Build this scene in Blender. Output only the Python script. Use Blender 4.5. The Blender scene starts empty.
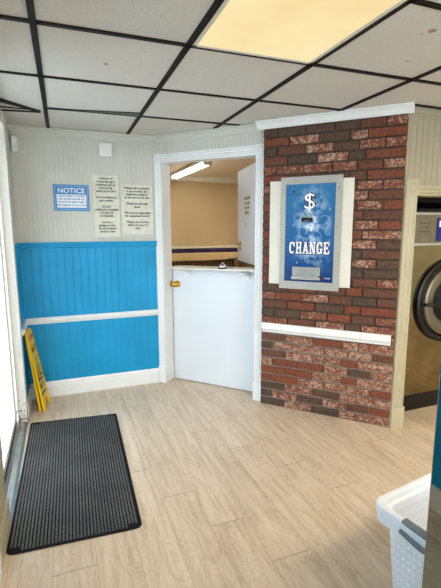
import bpy, bmesh, math, random
from mathutils import Vector, Matrix
random.seed(7)
SC = bpy.context.scene
COL = SC.collection
# ------------------------------------------------------------------ camera
CAMH = 1.4274
pitch, roll, yaw, FPX = .1588, -.003, .3678, 416.83
_F = Vector((math.sin(yaw)*math.cos(pitch), math.cos(yaw)*math.cos(pitch), -math.sin(pitch)))
_R = Vector((math.cos(yaw), -math.sin(yaw), 0)); _U = _R.cross(_F)
_R2 = _R*math.cos(roll)+_U*math.sin(roll); _U2 = _U*math.cos(roll)-_R*math.sin(roll)
cam = bpy.data.cameras.new('camera'); camo = bpy.data.objects.new('camera', cam); COL.objects.link(camo)
cam.sensor_fit = 'HORIZONTAL'; cam.sensor_width = 36; cam.lens = FPX/441*36; cam.clip_start = .02
m = Matrix((_R2, _U2, -_F)).transposed().to_4x4(); m.translation = (0, 0, CAMH); camo.matrix_world = m
SC.camera = camo
# ------------------------------------------------------------------ world, daylight, exposure
w = bpy.data.worlds.new('sky'); SC.world = w; w.use_nodes = True
bg = w.node_tree.nodes['Background']; bg.inputs[0].default_value = (.97, .98, 1, 1); bg.inputs[1].default_value = 6.6
SC.view_settings.view_transform = 'Standard'; SC.view_settings.look = 'None'
SC.view_settings.gamma = 1; SC.view_settings.use_curve_mapping = False
SC.view_settings.exposure = 0.14
def area(name, loc, rot, sx, sy, power, col, spread=math.pi):
    l = bpy.data.lights.new(name, 'AREA'); l.shape = 'RECTANGLE'; l.size = sx; l.size_y = sy
    l.energy = power; l.color = col; l.spread = spread
    o = bpy.data.objects.new(name, l); COL.objects.link(o); o.location = loc; o.rotation_euler = rot
    return o
# the sky lights the shop through the shop windows and the glass door; portals only guide the sampling
def portal(loc, rot, sx, sy):
    o = area('daylight_portal', loc, rot, sx, sy, 1, (1, 1, 1)); o.data.cycles.is_portal = True
portal((1.75, -3.02, 1.225), (math.radians(90), 0, math.radians(180)), 3.8, 1.85)
portal((-.37, -1.2, 1.3), (math.radians(90), 0, math.radians(90)), 2.6, 1.6)
portal((-.41, 2.65, 1.05), (math.radians(90), 0, math.radians(90)), 1.15, 2.15)
# unseen overhead fill lights, added to brighten and warm the shop; no fixtures built
area('overhead_fill', (1.95, .0, 2.17), (0, 0, 0), 1.2, .6, 54, (1, .88, .70))
area('overhead_fill', (.9, -1.6, 2.17), (0, 0, 0), .6, 1.2, 52, (1, .88, .70))
area('overhead_fill', (3.1, .9, 2.17), (0, 0, 0), .6, 1.2, 8, (1, .85, .62))
area('office_fill', (2.45, 4.5, 2.16), (0, 0, 0), .5, 1.0, 18, (1, .86, .66))  # unseen fill light added to brighten the back room

# ------------------------------------------------------------------ node helpers
def lin(c):
    c = c/255.
    return c/12.92 if c <= .04045 else ((c+.055)/1.055)**2.4
def rgb(r, g, b): return (lin(r), lin(g), lin(b), 1)
class NT:
    def __init__(s, name):
        s.m = bpy.data.materials.new(name); s.m.use_nodes = True
        s.t = s.m.node_tree; s.n = s.t.nodes; s.b = s.n['Principled BSDF']
    def new(s, typ, **kw):
        nd = s.n.new(typ)
        for k, v in kw.items(): setattr(nd, k, v)
        return nd
    def link(s, a, b): s.t.links.new(a, b)
    def coord(s, scale=(1, 1, 1), out='Object'):
        tc = s.new('ShaderNodeTexCoord'); mp = s.new('ShaderNodeMapping'); mp.inputs['Scale'].default_value = scale
        s.link(tc.outputs[out], mp.inputs[0]); return mp.outputs[0]
    def noise(s, vec, scale, detail=3, rough=.5):
        n = s.new('ShaderNodeTexNoise'); n.inputs['Scale'].default_value = scale
        n.inputs['Detail'].default_value = detail; n.inputs['Roughness'].default_value = rough
        if vec: s.link(vec, n.inputs['Vector'])
        return n.outputs['Fac']
    def ramp(s, fac, stops):
        r = s.new('ShaderNodeValToRGB'); e = r.color_ramp.elements
        e[0].position, e[0].color = stops[0]; e[1].position, e[1].color = stops[-1]
        for p, c in stops[1:-1]:
            x = e.new(p); x.color = c
        s.link(fac, r.inputs[0]); return r.outputs[0]
    def mix(s, fac, a, b, blend='MIX'):
        mx = s.new('ShaderNodeMix', data_type='RGBA', blend_type=blend)
        for v, i in ((fac, 0), (a, 6), (b, 7)):
            if hasattr(v, 'default_value') or hasattr(v, 'links'): s.link(v, mx.inputs[i])
            else: mx.inputs[i].default_value = v
        return mx.outputs[2]
    def math(s, op, a, b=None, clamp=False):
        mt = s.new('ShaderNodeMath', operation=op, use_clamp=clamp)
        for i, v in enumerate((a, b)):
            if v is None: continue
            if hasattr(v, 'links'): s.link(v, mt.inputs[i])
            else: mt.inputs[i].default_value = v
        return mt.outputs[0]
    def bump(s, h, strength, dist=.002):
        b = s.new('ShaderNodeBump'); b.inputs['Strength'].default_value = strength; b.inputs['Distance'].default_value = dist
        s.link(h, b.inputs['Height']); s.link(b.outputs[0], s.b.inputs['Normal'])
    def base(s, v):
        if hasattr(v, 'links'): s.link(v, s.b.inputs['Base Color'])
        else: s.b.inputs['Base Color'].default_value = v
        return s
    def set(s, rough=.5, metal=0, spec=.5):
        s.b.inputs['Roughness'].default_value = rough; s.b.inputs['Metallic'].default_value = metal
        s.b.inputs['Specular IOR Level'].default_value = spec; return s
def paint(name, c, rough=.5, var=.06, nscale=6, metal=0, spec=.4, bumps=0):
    t = NT(name); v = t.coord(); n = t.noise(v, nscale, 4)
    c2 = tuple(min(1, x*(1-var*2)) for x in c[:3])+(1,); c1 = tuple(min(1, x*(1+var)) for x in c[:3])+(1,)
    t.base(t.ramp(n, [(.3, c2), (.7, c1)])).set(rough, metal, spec)
    if bumps: t.bump(t.noise(v, 180, 2), bumps)
    return t.m
M = {}
M['greige'] = paint('greige_paint', rgb(202, 201, 190), .5, .04, 3)
M['white'] = paint('white_trim_paint', rgb(230, 231, 229), .35, .03, 5)
M['cream'] = paint('cream_trim_paint', rgb(180, 172, 144), .4, .04, 5)
M['door_white'] = paint('door_white_paint', rgb(213, 217, 222), .4, .015, 3)
M['greige2'] = paint('dull_cream_beadboard_paint', rgb(160, 153, 132), .5, .04, 3)
M['blue'] = paint('blue_paint', rgb(2, 148, 198), .5, .06, 4)
M['tan'] = paint('tan_wall_paint', rgb(198, 178, 144), .6, .03, 2)
M['backceil'] = paint('plain_ceiling_paint', rgb(222, 216, 204), .8, .03, 2)
M['grid'] = paint('dark_brown_grid_metal', rgb(26, 20, 17), .6, .15, 20, spec=.2)
M['black'] = paint('black_rubber', rgb(17, 17, 18), .75, .1, 20, spec=.2)
M['blackmat'] = paint('black_metal', rgb(12, 13, 14), .3, .1, 10)
M['plastic'] = paint('white_plastic', rgb(228, 228, 222), .35, .02, 10)
M['ivory'] = paint('ivory_panel', rgb(216, 212, 198), .5, .02, 4)
M['yellow'] = paint('yellow_plastic', rgb(240, 190, 8), .35, .06, 12)
M['ink'] = paint('dark_ink', rgb(74, 72, 70), .6, .1, 30)
M['inkbrown'] = paint('brown_ink', rgb(120, 95, 40), .6, .1, 30)
M['noticeblue'] = paint('notice_blue', rgb(38, 128, 186), .4, .04, 20)
M['paper'] = paint('aged_paper', rgb(220, 217, 202), .7, .05, 18)
M['whitepaper'] = paint('white_print', rgb(240, 240, 240), .5, .02, 18)
M['alu'] = paint('brushed_aluminium', rgb(176, 176, 172), .38, .08, 14, metal=.85)
M['brass'] = paint('polished_brass', rgb(214, 165, 70), .2, .08, 20, metal=1)
M['chrome'] = paint('chrome', rgb(215, 215, 215), .12, .05, 20, metal=1)
M['grey'] = paint('grey_plastic', rgb(112, 122, 128), .25, .05, 20)
M['basket'] = paint('white_basket_plastic', rgb(228, 233, 240), .38, .02, 10)
M['purple'] = paint('purple_cloth', rgb(46, 32, 90), .8, .4, 14)
M['pinkcloth'] = paint('pink_pattern_cloth', rgb(150, 90, 120), .8, .6, 60)
M['beige_panel'] = paint('beige_panel_paint', rgb(205, 182, 140), .5, .05, 8)
M['brownwood'] = paint('brown_wood', rgb(120, 98, 70), .5, .15, 12)
M['darkslat'] = paint('dark_slat_wood', rgb(92, 80, 60), .6, .5, 30)
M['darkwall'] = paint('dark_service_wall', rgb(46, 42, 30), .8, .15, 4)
M['dryer_panel'] = paint('dryer_control_panel', rgb(112, 104, 82), .4, .06, 12)
M['labelblue'] = paint('label_blue', rgb(20, 30, 110), .4, .05, 10)
M['red'] = paint('red_print', rgb(190, 50, 60), .5, .05, 10)
M['goldprint'] = paint('gold_print', rgb(210, 205, 110), .5, .05, 10)
M['screen'] = paint('dark_slot', rgb(12, 12, 14), .3, .05, 10)
M['pave'] = paint('pavement', rgb(205, 208, 210), .9, .06, 3)
def mk_steel():
    t = NT('steel_frame'); v = t.coord((4, 4, 60)); n = t.noise(v, 3, 3)
    t.base(t.ramp(n, [(.3, rgb(162, 161, 154)), (.7, rgb(178, 177, 170))])).set(.5, .3, .4); return t.m
M['steel'] = mk_steel()
def mk_polish():
    t = NT('polished_stainless'); v = t.coord((1, 1, 1)); n = t.noise(v, 5, 3)
    t.base(t.ramp(n, [(.3, rgb(128, 114, 82)), (.7, rgb(156, 140, 104))])).set(.06, 1, .5)
    t.bump(t.noise(v, 3.5, 2), .35, .02); return t.m
M['polish'] = mk_polish()
M['ring'] = paint('dull_steel_ring', rgb(122, 116, 98), .35, .06, 12, metal=.7)
def mk_washer():
    t = NT('washer_stainless'); v = t.coord((1, 1, 30)); n = t.noise(v, 5, 3)
    t.base(t.ramp(n, [(.3, rgb(140, 142, 138)), (.7, rgb(150, 152, 148))])).set(.035, 1, .5); return t.m
M['washer'] = mk_washer()
def mk_floor():
    t = NT('light_oak_vinyl_planks'); v = t.coord()
    sp = t.new('ShaderNodeSeparateXYZ'); t.link(v, sp.inputs[0])
    W, L = .178, 1.22
    xs = t.math('DIVIDE', t.math('ADD', sp.outputs[0], -.785+W*10), W)
    row = t.math('FLOOR', xs); fx = t.math('FRACT', xs)
    shift = t.math('FRACT', t.math('MULTIPLY', t.math('ADD', row, -10), .2425))
    ys = t.math('ADD', t.math('DIVIDE', t.math('ADD', sp.outputs[1], -1.41+L*10), L), shift)
    cell = t.math('FLOOR', ys); fy = t.math('FRACT', ys)
    cb = t.new('ShaderNodeCombineXYZ'); t.link(row, cb.inputs[0]); t.link(cell, cb.inputs[1])
    wc = t.new('ShaderNodeTexWhiteNoise', noise_dimensions='2D'); t.link(cb.outputs[0], wc.inputs['Vector'])
    # grain: stretched along the plank and shifted plank by plank
    add = t.new('ShaderNodeVectorMath', operation='MULTIPLY_ADD')
    t.link(wc.outputs['Color'], add.inputs[0]); add.inputs[1].default_value = (7, 5, 3); t.link(v, add.inputs[2])
    mp = t.new('ShaderNodeMapping'); mp.inputs['Scale'].default_value = (1, .09, 1); t.link(add.outputs[0], mp.inputs[0])
    g1 = t.noise(mp.outputs[0], 34, 6, .62)
    mp2 = t.new('ShaderNodeMapping'); mp2.inputs['Scale'].default_value = (1, .22, 1); t.link(add.outputs[0], mp2.inputs[0])
    n2 = t.new('ShaderNodeTexNoise'); n2.inputs['Scale'].default_value = 7; n2.inputs['Detail'].default_value = 2; n2.inputs['Distortion'].default_value = .8
    t.link(mp2.outputs[0], n2.inputs['Vector'])
    rings = t.math('ABSOLUTE', t.math('SINE', t.math('MULTIPLY', n2.outputs['Fac'], 75)))
    grain = t.math('ADD', t.math('MULTIPLY', g1, .75), t.math('MULTIPLY', rings, .10))
    col = t.ramp(grain, [(.26, rgb(184, 161, 134)), (.46, rgb(212, 191, 165)), (.68, rgb(226, 209, 186))])
    tint = t.ramp(wc.outputs['Value'], [(0, (.90, .89, .88, 1)), (1, (1.0, 1.0, 1.0, 1))])
    col = t.mix(1, col, tint, 'MULTIPLY')
    ex = t.math('LESS_THAN', t.math('MINIMUM', fx, t.math('SUBTRACT', 1, fx)), .008)
    ey = t.math('LESS_THAN', t.math('MINIMUM', fy, t.math('SUBTRACT', 1, fy)), .0022)
    e = t.math('MAXIMUM', t.math('MULTIPLY', ex, .35), t.math('MULTIPLY', ey, .5))
    col = t.mix(e, col, rgb(110, 94, 74))
    t.base(col).set(.36, 0, .5); t.bump(grain, .12, .001); return t.m
M['floor'] = mk_floor()
def mk_tile():
    t = NT('mineral_ceiling_tile'); v = t.coord()
    n = t.noise(v, 260, 3, .7); big = t.noise(v, 3.5, 3)
    col = t.mix(t.ramp(n, [(.52, (0, 0, 0, 1)), (.72, (1, 1, 1, 1))]), rgb(214, 211, 203), rgb(158, 154, 147))
    col = t.mix(t.ramp(big, [(.35, (0, 0, 0, 1)), (.7, (.25, .25, .25, 1))]), col, rgb(200, 192, 174))
    for p, r in (((1.442, 1.383, 2.2), .017), ((1.425, 1.42, 2.2), .006), ((1.585, 1.656, 2.2), .008), ((.262, 2.194, 2.2), .012), ((1.25, 1.72, 2.2), .006)):
        d = t.new('ShaderNodeVectorMath', operation='DISTANCE'); t.link(v, d.inputs[0]); d.inputs[1].default_value = p
        wob = t.math('MULTIPLY', t.noise(v, 70, 2), r*1.6)
        f = t.math('LESS_THAN', t.math('ADD', d.outputs['Value'], wob), r*1.75)
        col = t.mix(t.math('MULTIPLY', f, .75), col, rgb(140, 104, 66))
    t.base(col).set(.95, 0, .2); t.bump(n, .3, .001); return t.m
M['tile'] = mk_tile()
def mk_brick():
    t = NT('whitewashed_brick'); v = t.coord()
    a = t.new('ShaderNodeAttribute', attribute_name='brick')
    sp = t.new('ShaderNodeSeparateColor'); t.link(a.outputs['Color'], sp.inputs[0])
    # r: 0 dark .. 1 red ; g: wash amount ; b: random
    n = t.noise(v, 60, 4, .7); n2 = t.noise(v, 22, 3)
    red = t.ramp(n, [(.3, rgb(80, 40, 24)), (.7, rgb(138, 74, 46))])
    dark = t.ramp(n, [(.3, rgb(50, 40, 32)), (.7, rgb(92, 74, 58))])
    c = t.mix(sp.outputs[0], dark, red)
    c = t.mix(t.math('MULTIPLY', sp.outputs[2], .35), c, rgb(70, 44, 36))
    wn = t.noise(v, 75, 4, .75)
    lo = t.math('SUBTRACT', .78, t.math('MULTIPLY', sp.outputs[1], .31))
    f = t.math('MULTIPLY', t.math('SUBTRACT', t.math('ADD', t.math('MULTIPLY', wn, .7), t.math('MULTIPLY', n2, .3)), lo), 9, True)
    c = t.mix(t.math('MULTIPLY', f, .68), c, rgb(206, 174, 152))
    t.base(c).set(.7, 0, .35); t.bump(t.noise(v, 120, 3), .5, .003); return t.m
M['brick'] = mk_brick()
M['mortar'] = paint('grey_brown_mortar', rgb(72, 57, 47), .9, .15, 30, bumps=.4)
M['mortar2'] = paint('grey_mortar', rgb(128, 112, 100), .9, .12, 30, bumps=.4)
def mk_mat():
    t = NT('black_ribbed_mat'); v = t.coord(); a = t.noise(v, 220, 3, .7); b = t.noise(v, 5, 4)
    f = t.math('MULTIPLY', t.ramp(a, [(.5, (0, 0, 0, 1)), (.75, (1, 1, 1, 1))]), t.ramp(b, [(.38, (.3, .3, .3, 1)), (.65, (1, 1, 1, 1))]))
    t.base(t.mix(f, rgb(64, 64, 64), rgb(178, 176, 172))).set(.75, 0, .4); return t.m
M['mat'] = mk_mat()
def mk_dirty():
    t = NT('scuffed_jamb_paint'); v = t.coord(); sp = t.new('ShaderNodeSeparateXYZ'); t.link(v, sp.inputs[0])
    n = t.noise(v, 34, 4, .7)
    k = t.math('MULTIPLY', t.math('SUBTRACT', .36, sp.outputs[2]), .8, True)
    f = t.math('MULTIPLY', t.math('SUBTRACT', t.math('ADD', n, k), .72), 9, True)
    t.base(t.mix(f, rgb(216, 214, 206), rgb(48, 46, 44))).set(.5); return t.m
M['dirty'] = mk_dirty()
def mk_art():
    t = NT('printed_bubble_artwork'); v = t.coord(); sp = t.new('ShaderNodeSeparateXYZ'); t.link(v, sp.inputs[0])
    z = t.math('DIVIDE', sp.outputs[2], .71)
    col = t.ramp(z, [(.02, rgb(8, 52, 108)), (.45, rgb(24, 92, 150)), (.95, rgb(40, 110, 160))])
    dx = t.math('ABSOLUTE', t.math('SUBTRACT', sp.outputs[0], .20))
    cen = t.math('SUBTRACT', 1, t.math('DIVIDE', dx, .15), True)
    n = t.noise(v, 13, 3, .6)
    f = t.math('MULTIPLY', t.math('MULTIPLY', t.math('SUBTRACT', n, .45), 6, True), t.math('MULTIPLY', cen, 1.1), True)
    zz = t.math('SUBTRACT', 1, t.math('MULTIPLY', t.math('ABSOLUTE', t.math('SUBTRACT', z, .55)), 2.1), True)
    f = t.math('MULTIPLY', f, t.math('MULTIPLY', zz, 1.2), True)
    t.base(t.mix(f, col, rgb(205, 226, 240))).set(.3, 0, .4); return t.m
M['art'] = mk_art()
M['bubble'] = paint('bubble_print', rgb(142, 186, 218), .35, .2, 40)
def emis(name, c, s):
    t = NT(name); t.base((0.08, .08, .08, 1)).set(.6, 0, .1); t.b.inputs['Emission Color'].default_value = c
    t.b.inputs['Emission Strength'].default_value = s; return t
def mk_diffuser():
    t = emis('lit_acrylic_diffuser', (1, .8, .44, 1), 1.0); v = t.coord()
    n = t.noise(v, 2.2, 3)
    t.link(t.ramp(n, [(.35, (.81, .61, .29, 1)), (.65, (.87, .73, .41, 1))]), t.b.inputs['Emission Color']); return t.m
M['diffuser'] = mk_diffuser()
M['tube'] = emis('lit_fluorescent_tube', (1, .93, .78, 1), 14).m
def mk_glass(name, c=(.9, .96, 1, 1), alpha=.12):
    m_ = bpy.data.materials.new(name); m_.use_nodes = True; nt = m_.node_tree; nt.nodes.clear()
    o = nt.nodes.new('ShaderNodeOutputMaterial'); mx = nt.nodes.new('ShaderNodeMixShader')
    tr = nt.nodes.new('ShaderNodeBsdfTransparent'); gl = nt.nodes.new('ShaderNodeBsdfGlossy')
    fr = nt.nodes.new('ShaderNodeFresnel'); fr.inputs[0].default_value = 1.45
    tr.inputs[0].default_value = c; gl.inputs['Roughness'].default_value = .03
    k = nt.nodes.new('ShaderNodeMath'); k.operation = 'MULTIPLY'; k.inputs[1].default_value = .3; nt.links.new(fr.outputs[0], k.inputs[0]); nt.links.new(k.outputs[0], mx.inputs[0]); nt.links.new(tr.outputs[0], mx.inputs[1]); nt.links.new(gl.outputs[0], mx.inputs[2])
    nt.links.new(mx.outputs[0], o.inputs[0]); return m_
M['glass'] = mk_glass('clear_pane_glass')
M['darkglass'] = paint('dark_door_glass', rgb(9, 10, 12), .12, .3, 8, spec=.35)

# ------------------------------------------------------------------ mesh helpers
class Frame:
    def __init__(s, loc=(0, 0, 0), rotz=0): s.loc = Vector(loc); s.rz = rotz; s.m = Matrix.Translation(s.loc) @ Matrix.Rotation(rotz, 4, 'Z')
WORLD = Frame()
psi = .8297
C1 = (.8211, 3.6977, 0)
DF = Frame(C1, -psi)                 # x along the diagonal wall, y into the wall
class MB:
    def __init__(s): s.bm = bmesh.new()
    def box(s, x0, x1, y0, y1, z0, z1):
        v = [s.bm.verts.new(p) for p in ((x0,y0,z0),(x1,y0,z0),(x1,y1,z0),(x0,y1,z0),(x0,y0,z1),(x1,y0,z1),(x1,y1,z1),(x0,y1,z1))]
        fs = [s.bm.faces.new([v[i] for i in f]) for f in ((3,2,1,0),(4,5,6,7),(0,1,5,4),(1,2,6,5),(2,3,7,6),(3,0,4,7))]
        return fs
    def poly(s, pts, d):               # extrude a polygon (list of Vector) by d
        a = [s.bm.verts.new(p) for p in pts]; b = [s.bm.verts.new(Vector(p)+Vector(d)) for p in pts]
        s.bm.faces.new(a[::-1]); s.bm.faces.new(b); n = len(a)
        for i in range(n): s.bm.faces.new((a[i], a[(i+1) % n], b[(i+1) % n], b[i]))
        return s
    def profile_x(s, prof, x0, x1):    # prof: (y,z)
        return s.poly([(x0, y, z) for y, z in prof], (x1-x0, 0, 0))
    def profile_y(s, prof, y0, y1):    # prof: (x,z)
        return s.poly([(x, y0, z) for x, z in prof], (0, y1-y0, 0))
    def lathe(s, prof, seg=32, mat=Matrix.Identity(4)):   # prof: (r,z) about local z
        rings = []
        for r, z in prof:
            if r < 1e-6: rings.append([s.bm.verts.new(mat @ Vector((0, 0, z)))])
            else: rings.append([s.bm.verts.new(mat @ Vector((r*math.cos(2*math.pi*i/seg), r*math.sin(2*math.pi*i/seg), z))) for i in range(seg)])
        for a, b in zip(rings, rings[1:]):
            for i in range(seg):
                j = (i+1) % seg
                if len(a) == 1 and len(b) == 1: continue
                if len(a) == 1: f = (a[0], b[j], b[i])
                elif len(b) == 1: f = (a[i], a[j], b[0])
                else: f = (a[i], a[j], b[j], b[i])
                try: s.bm.faces.new(f)
                except ValueError: pass
        return s
    def tube(s, pts, r, seg=8):
        pts = [Vector(p) for p in pts]; rings = []
        for i, p in enumerate(pts):
            t = (pts[min(i+1, len(pts)-1)]-pts[max(i-1, 0)]).normalized()
            u = t.cross(Vector((0, 0, 1)));
            if u.length < .1: u = t.cross(Vector((1, 0, 0)))
            u.normalize(); q = t.cross(u)
            rings.append([s.bm.verts.new(p+(u*math.cos(2*math.pi*k/seg)+q*math.sin(2*math.pi*k/seg))*r) for k in range(seg)])
        for a, b in zip(rings, rings[1:]):
            for k in range(seg): s.bm.faces.new((a[k], a[(k+1) % seg], b[(k+1) % seg], b[k]))
        s.bm.faces.new(rings[0][::-1]); s.bm.faces.new(rings[-1]); return s
    def build(s, name, mat, parent=None, frame=WORLD, origin=(0, 0, 0), smooth=False, bevel=0):
        o_ = Vector(origin)
        for v in s.bm.verts: v.co -= o_
        bmesh.ops.recalc_face_normals(s.bm, faces=s.bm.faces)
        if smooth:
            for f in s.bm.faces: f.smooth = True
        me = bpy.data.meshes.new(name); s.bm.to_mesh(me); s.bm.free()
        mats = mat if isinstance(mat, list) else [mat]
        for q in mats: me.materials.append(q)
        ob = bpy.data.objects.new(name, me); COL.objects.link(ob)
        if parent is not None: ob.parent = parent
        else:
            ob.location = frame.m @ o_; ob.rotation_euler = (0, 0, frame.rz)
        if bevel:
            b = ob.modifiers.new('bevel', 'BEVEL'); b.width = bevel; b.segments = 2; b.limit_method = 'ANGLE'
        return ob
def tag(o, label, cat, group=None):
    o['label'] = label; o['category'] = cat
    if group: o['group'] = group
    return o
def struct(o, label=None, cat=None):
    o['kind'] = 'structure'
    o['label'] = label; o['category'] = cat
    return o
def thing(name, label, cat, origin=(0, 0, 0), frame=WORLD, rotz=0):
    e = bpy.data.objects.new(name, None); COL.objects.link(e); e.empty_display_size = .05
    e.location = frame.m @ Vector(origin); e.rotation_euler = (0, 0, frame.rz+rotz)
    tag(e, label, cat); return e
def text(s, size, pos, right, up, mat, parent, name='lettering', align='CENTER', depth=.0006, xs=1, bold=0, space=1, line=1, frame=None):
    """writing as a thin mesh; pos/right/up in the parent's space"""
    cu = bpy.data.curves.new('t', 'FONT'); cu.body = s; cu.size = size; cu.align_x = align; cu.align_y = 'CENTER'
    cu.extrude = depth; cu.offset = bold; cu.space_character = space; cu.space_line = line; cu.resolution_u = 3
    to = bpy.data.objects.new('t', cu); COL.objects.link(to)
    dg = bpy.context.evaluated_depsgraph_get(); me = bpy.data.meshes.new_from_object(to.evaluated_get(dg))
    bpy.data.objects.remove(to); bpy.data.curves.remove(cu)
    r = Vector(right).normalized(); u = Vector(up).normalized(); n = r.cross(u)
    mm = Matrix((r*xs, u, n)).transposed().to_4x4(); mm.translation = pos
    me.transform(mm); me.materials.clear(); me.materials.append(mat); me.name = name
    ob = bpy.data.objects.new(name, me); COL.objects.link(ob); ob.parent = parent
    return ob

H = 2.195
AY = 3.698; LX = -.304; CY = 2.184
# ------------------------------------------------------------------ structure
b = MB(); b.box(-.305, 5.1, -3.1, 6.4, -.10, 0); struct(b.build('floor', M['floor']), 'light oak vinyl plank floor with grey brown grain', 'floor')
b = MB(); b.box(-14, -.39, -14, 14, -.14, -.04); b.box(-.39, 14, -14, -3.12, -.14, -.04); struct(b.build('pavement', M['pave']), 'pale pavement outside beyond the glass entrance door', 'pavement')
b = MB(); b.box(-.385, -.3055, 2.0, 3.22, -.12, -.006); struct(b.build('door_sill_base', M['mortar']), 'dark sill gap under the entrance door', 'sill')
b = MB(); b.box(-.385, 5.1, -3.1, 6.4, H+.004, H+.06); struct(b.build('ceiling', M['tile']), 'off-white pitted ceiling tiles with small brown stains', 'ceiling')

def grooved(mb, x0, x1, z0, z1, yf, yb, pitch=.0355, d=.004, wd=.006, ph=0):
    """a beadboard panel: front face at yf with vertical V grooves"""
    xs = [x0]; prof = [(x0, yf)]
    x = x0+pitch*(.5+ph)
    while x < x1-wd:
        prof += [(x-wd/2, yf), (x, yf+d), (x+wd/2, yf)]; x += pitch
    prof.append((x1, yf)); prof += [(x1, yb), (x0, yb)]
    mb.poly([(p[0], p[1], z0) for p in prof], (0, 0, z1-z0)); return mb

# wall A (back left)
b = MB(); b.box(-.385, C1[0]+.10, AY+.013, AY+.13, 0, H); struct(b.build('wall_back', M['greige']), 'greige back wall body behind the beadboard', 'wall')
b = MB(); grooved(b, LX, C1[0]+.004, 1.308, H, AY, AY+.013, .036, .0022, .005); struct(b.build('wall_back_beadboard', M['greige']), 'greige beadboard on the upper back wall', 'wall panelling')
b = MB(); grooved(b, LX, C1[0]-.002, 0.02, 1.29, AY-.008, AY+.013, .062, .0026, .006)
b.profile_x([(AY-.008, 1.262), (AY-.012, 1.262), (AY-.020, 1.268), (AY-.020, 1.277), (AY-.014, 1.283), (AY-.016, 1.296), (AY-.024, 1.300), (AY-.024, 1.310), (AY, 1.310), (AY, 1.262)], LX, C1[0]-.003)
struct(b.build('wall_back_wainscot', M['blue']), 'bright blue beadboard wainscot with moulded cap on the back wall', 'wall panelling')
def rail_prof(y, z0, z1, d=.026):
    h = z1-z0
    return [(y, z0), (y-d*.45, z0), (y-d*.5, z0+h*.18), (y-d*.8, z0+h*.3), (y-d, z0+h*.45), (y-d, z0+h*.72), (y-d*.7, z0+h*.85), (y-d*.7, z1), (y, z1)]
b = MB(); b.profile_x(rail_prof(AY-.008, .640, .692), LX+.02, C1[0]-.012); struct(b.build('trim_1', M['white']), 'white chair rail across the blue wainscot', 'chair rail')
b = MB(); b.profile_x([(AY-.008, 0), (AY-.024, 0), (AY-.024, .095), (AY-.019, .104), (AY-.019, .118), (AY-.012, .134), (AY-.008, .134)], LX+.016, C1[0]-.02); struct(b.build('baseboard_back', M['white']), 'white baseboard under the blue wainscot', 'baseboard')
def crown_prof(y, z0=2.138, z1=H, d=.05):
    h = z1-z0
    return [(y, z0), (y-d*.22, z0), (y-d*.22, z0+h*.16), (y-d*.36, z0+h*.22), (y-d*.42, z0+h*.45), (y-d*.72, z0+h*.66), (y-d*.72, z0+h*.76), (y-d, z0+h*.84), (y-d, z1), (y, z1)]
b = MB(); b.profile_x(crown_prof(AY, 2.138, H, .05), LX, C1[0]+.01); struct(b.build('trim_2', M['greige']), 'greige crown moulding over the back wall', 'crown moulding')

# left wall
JY, NY = 3.22, 2.085
b = MB(); b.box(-.385, LX, JY+.001, AY+.012, 0, H); b.box(-.385, LX, NY, JY+.001, 2.11, H); struct(b.build('wall_left', M['greige']), 'short left wall beside the entrance and the head over the door', 'wall')
LXN = -.324
b = MB(); b.box(-.385, LXN, -3.0, -2.5, 0, H); b.box(-.385, LXN, .1, NY-.001, 0, H); b.box(-.385, LXN, -2.5, .1, 0, .5); b.box(-.385, LXN, -2.5, .1, 2.1, H); struct(b.build('wall_left_near', M['greige']), 'near left wall, grazing the left edge of the photo', 'wall')
b = MB(); b.box(LX, LX+.008, JY+.075, AY-.009, .02, 1.30); b.box(LX, LX+.02, JY+.075, AY-.025, 1.28, 1.31)
b.box(-.324, -.324+.010, -3.0, NY-.305, .02, .49); b.box(-.324, -.314, .1, NY-.305, .49, 1.30); b.box(-.324, -.314, -3.0, -2.5, .49, 1.30); struct(b.build('wall_left_wainscot', M['blue']), 'blue wainscot on the left wall', 'wall panelling')
b = MB(); b.profile_y([(LX+.008+(-(y-0)), z) for y, z in rail_prof(0, .640, .692)], JY+.075, AY-.01); struct(b.build('trim_3', M['white']), 'short white chair rail returning along the left wall', 'chair rail')
b = MB(); b.box(LX, LX+.018, JY+.075, AY-.024, 0, .134); struct(b.build('baseboard_left', M['white']), 'short white baseboard of the left wall by the corner', 'baseboard')
b = MB(); b.box(LXN+.010, LXN+.021, -3.0, NY-.315, 0, .12); struct(b.build('baseboard_left_near', M['white']), 'cream baseboard of the near left wall', 'baseboard')
# entrance opening casing and jambs
b = MB(); b.box(-.385, LX+.013, JY-.012, JY, 0, 2.12); b.box(LX, LX+.013, JY, JY+.075, 0, 2.19); b.box(-.352, -.345, JY-.02, JY-.012, 0, 2.11)
struct(b.build('trim_4', M['dirty'], bevel=.003), 'off-white far jamb of the entrance, scuffed black near the floor', 'door jamb')
b = MB(); b.box(-.385, LXN+.013, NY, NY+.012, 0, 2.12); b.box(LXN, LXN+.013, NY-.30, NY+.012, .13, 2.19); b.box(LXN, LXN+.022, NY-.31, NY+.016, 0, .13)
struct(b.build('trim_5', M['cream'], bevel=.003), 'cream near jamb and plinth block at the left edge of the photo', 'door jamb')
b = MB(); b.box(-.385, LX+.013, NY+.012, JY-.012, 2.09, 2.12); struct(b.build('trim_6', M['white']), 'white head of the entrance opening', 'door head')
b = MB(); b.profile_y([(-.385, .0004), (-.292, .0004), (-.292, .003), (-.31, .010), (-.34, .014), (-.345, .022), (-.385, .022)], NY+.012, JY-.012)
b.box(-.352, -.346, NY+.013, JY-.013, .022, .03); struct(b.build('threshold', M['alu']), 'worn aluminium threshold strip under the glass entrance door', 'threshold')
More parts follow.
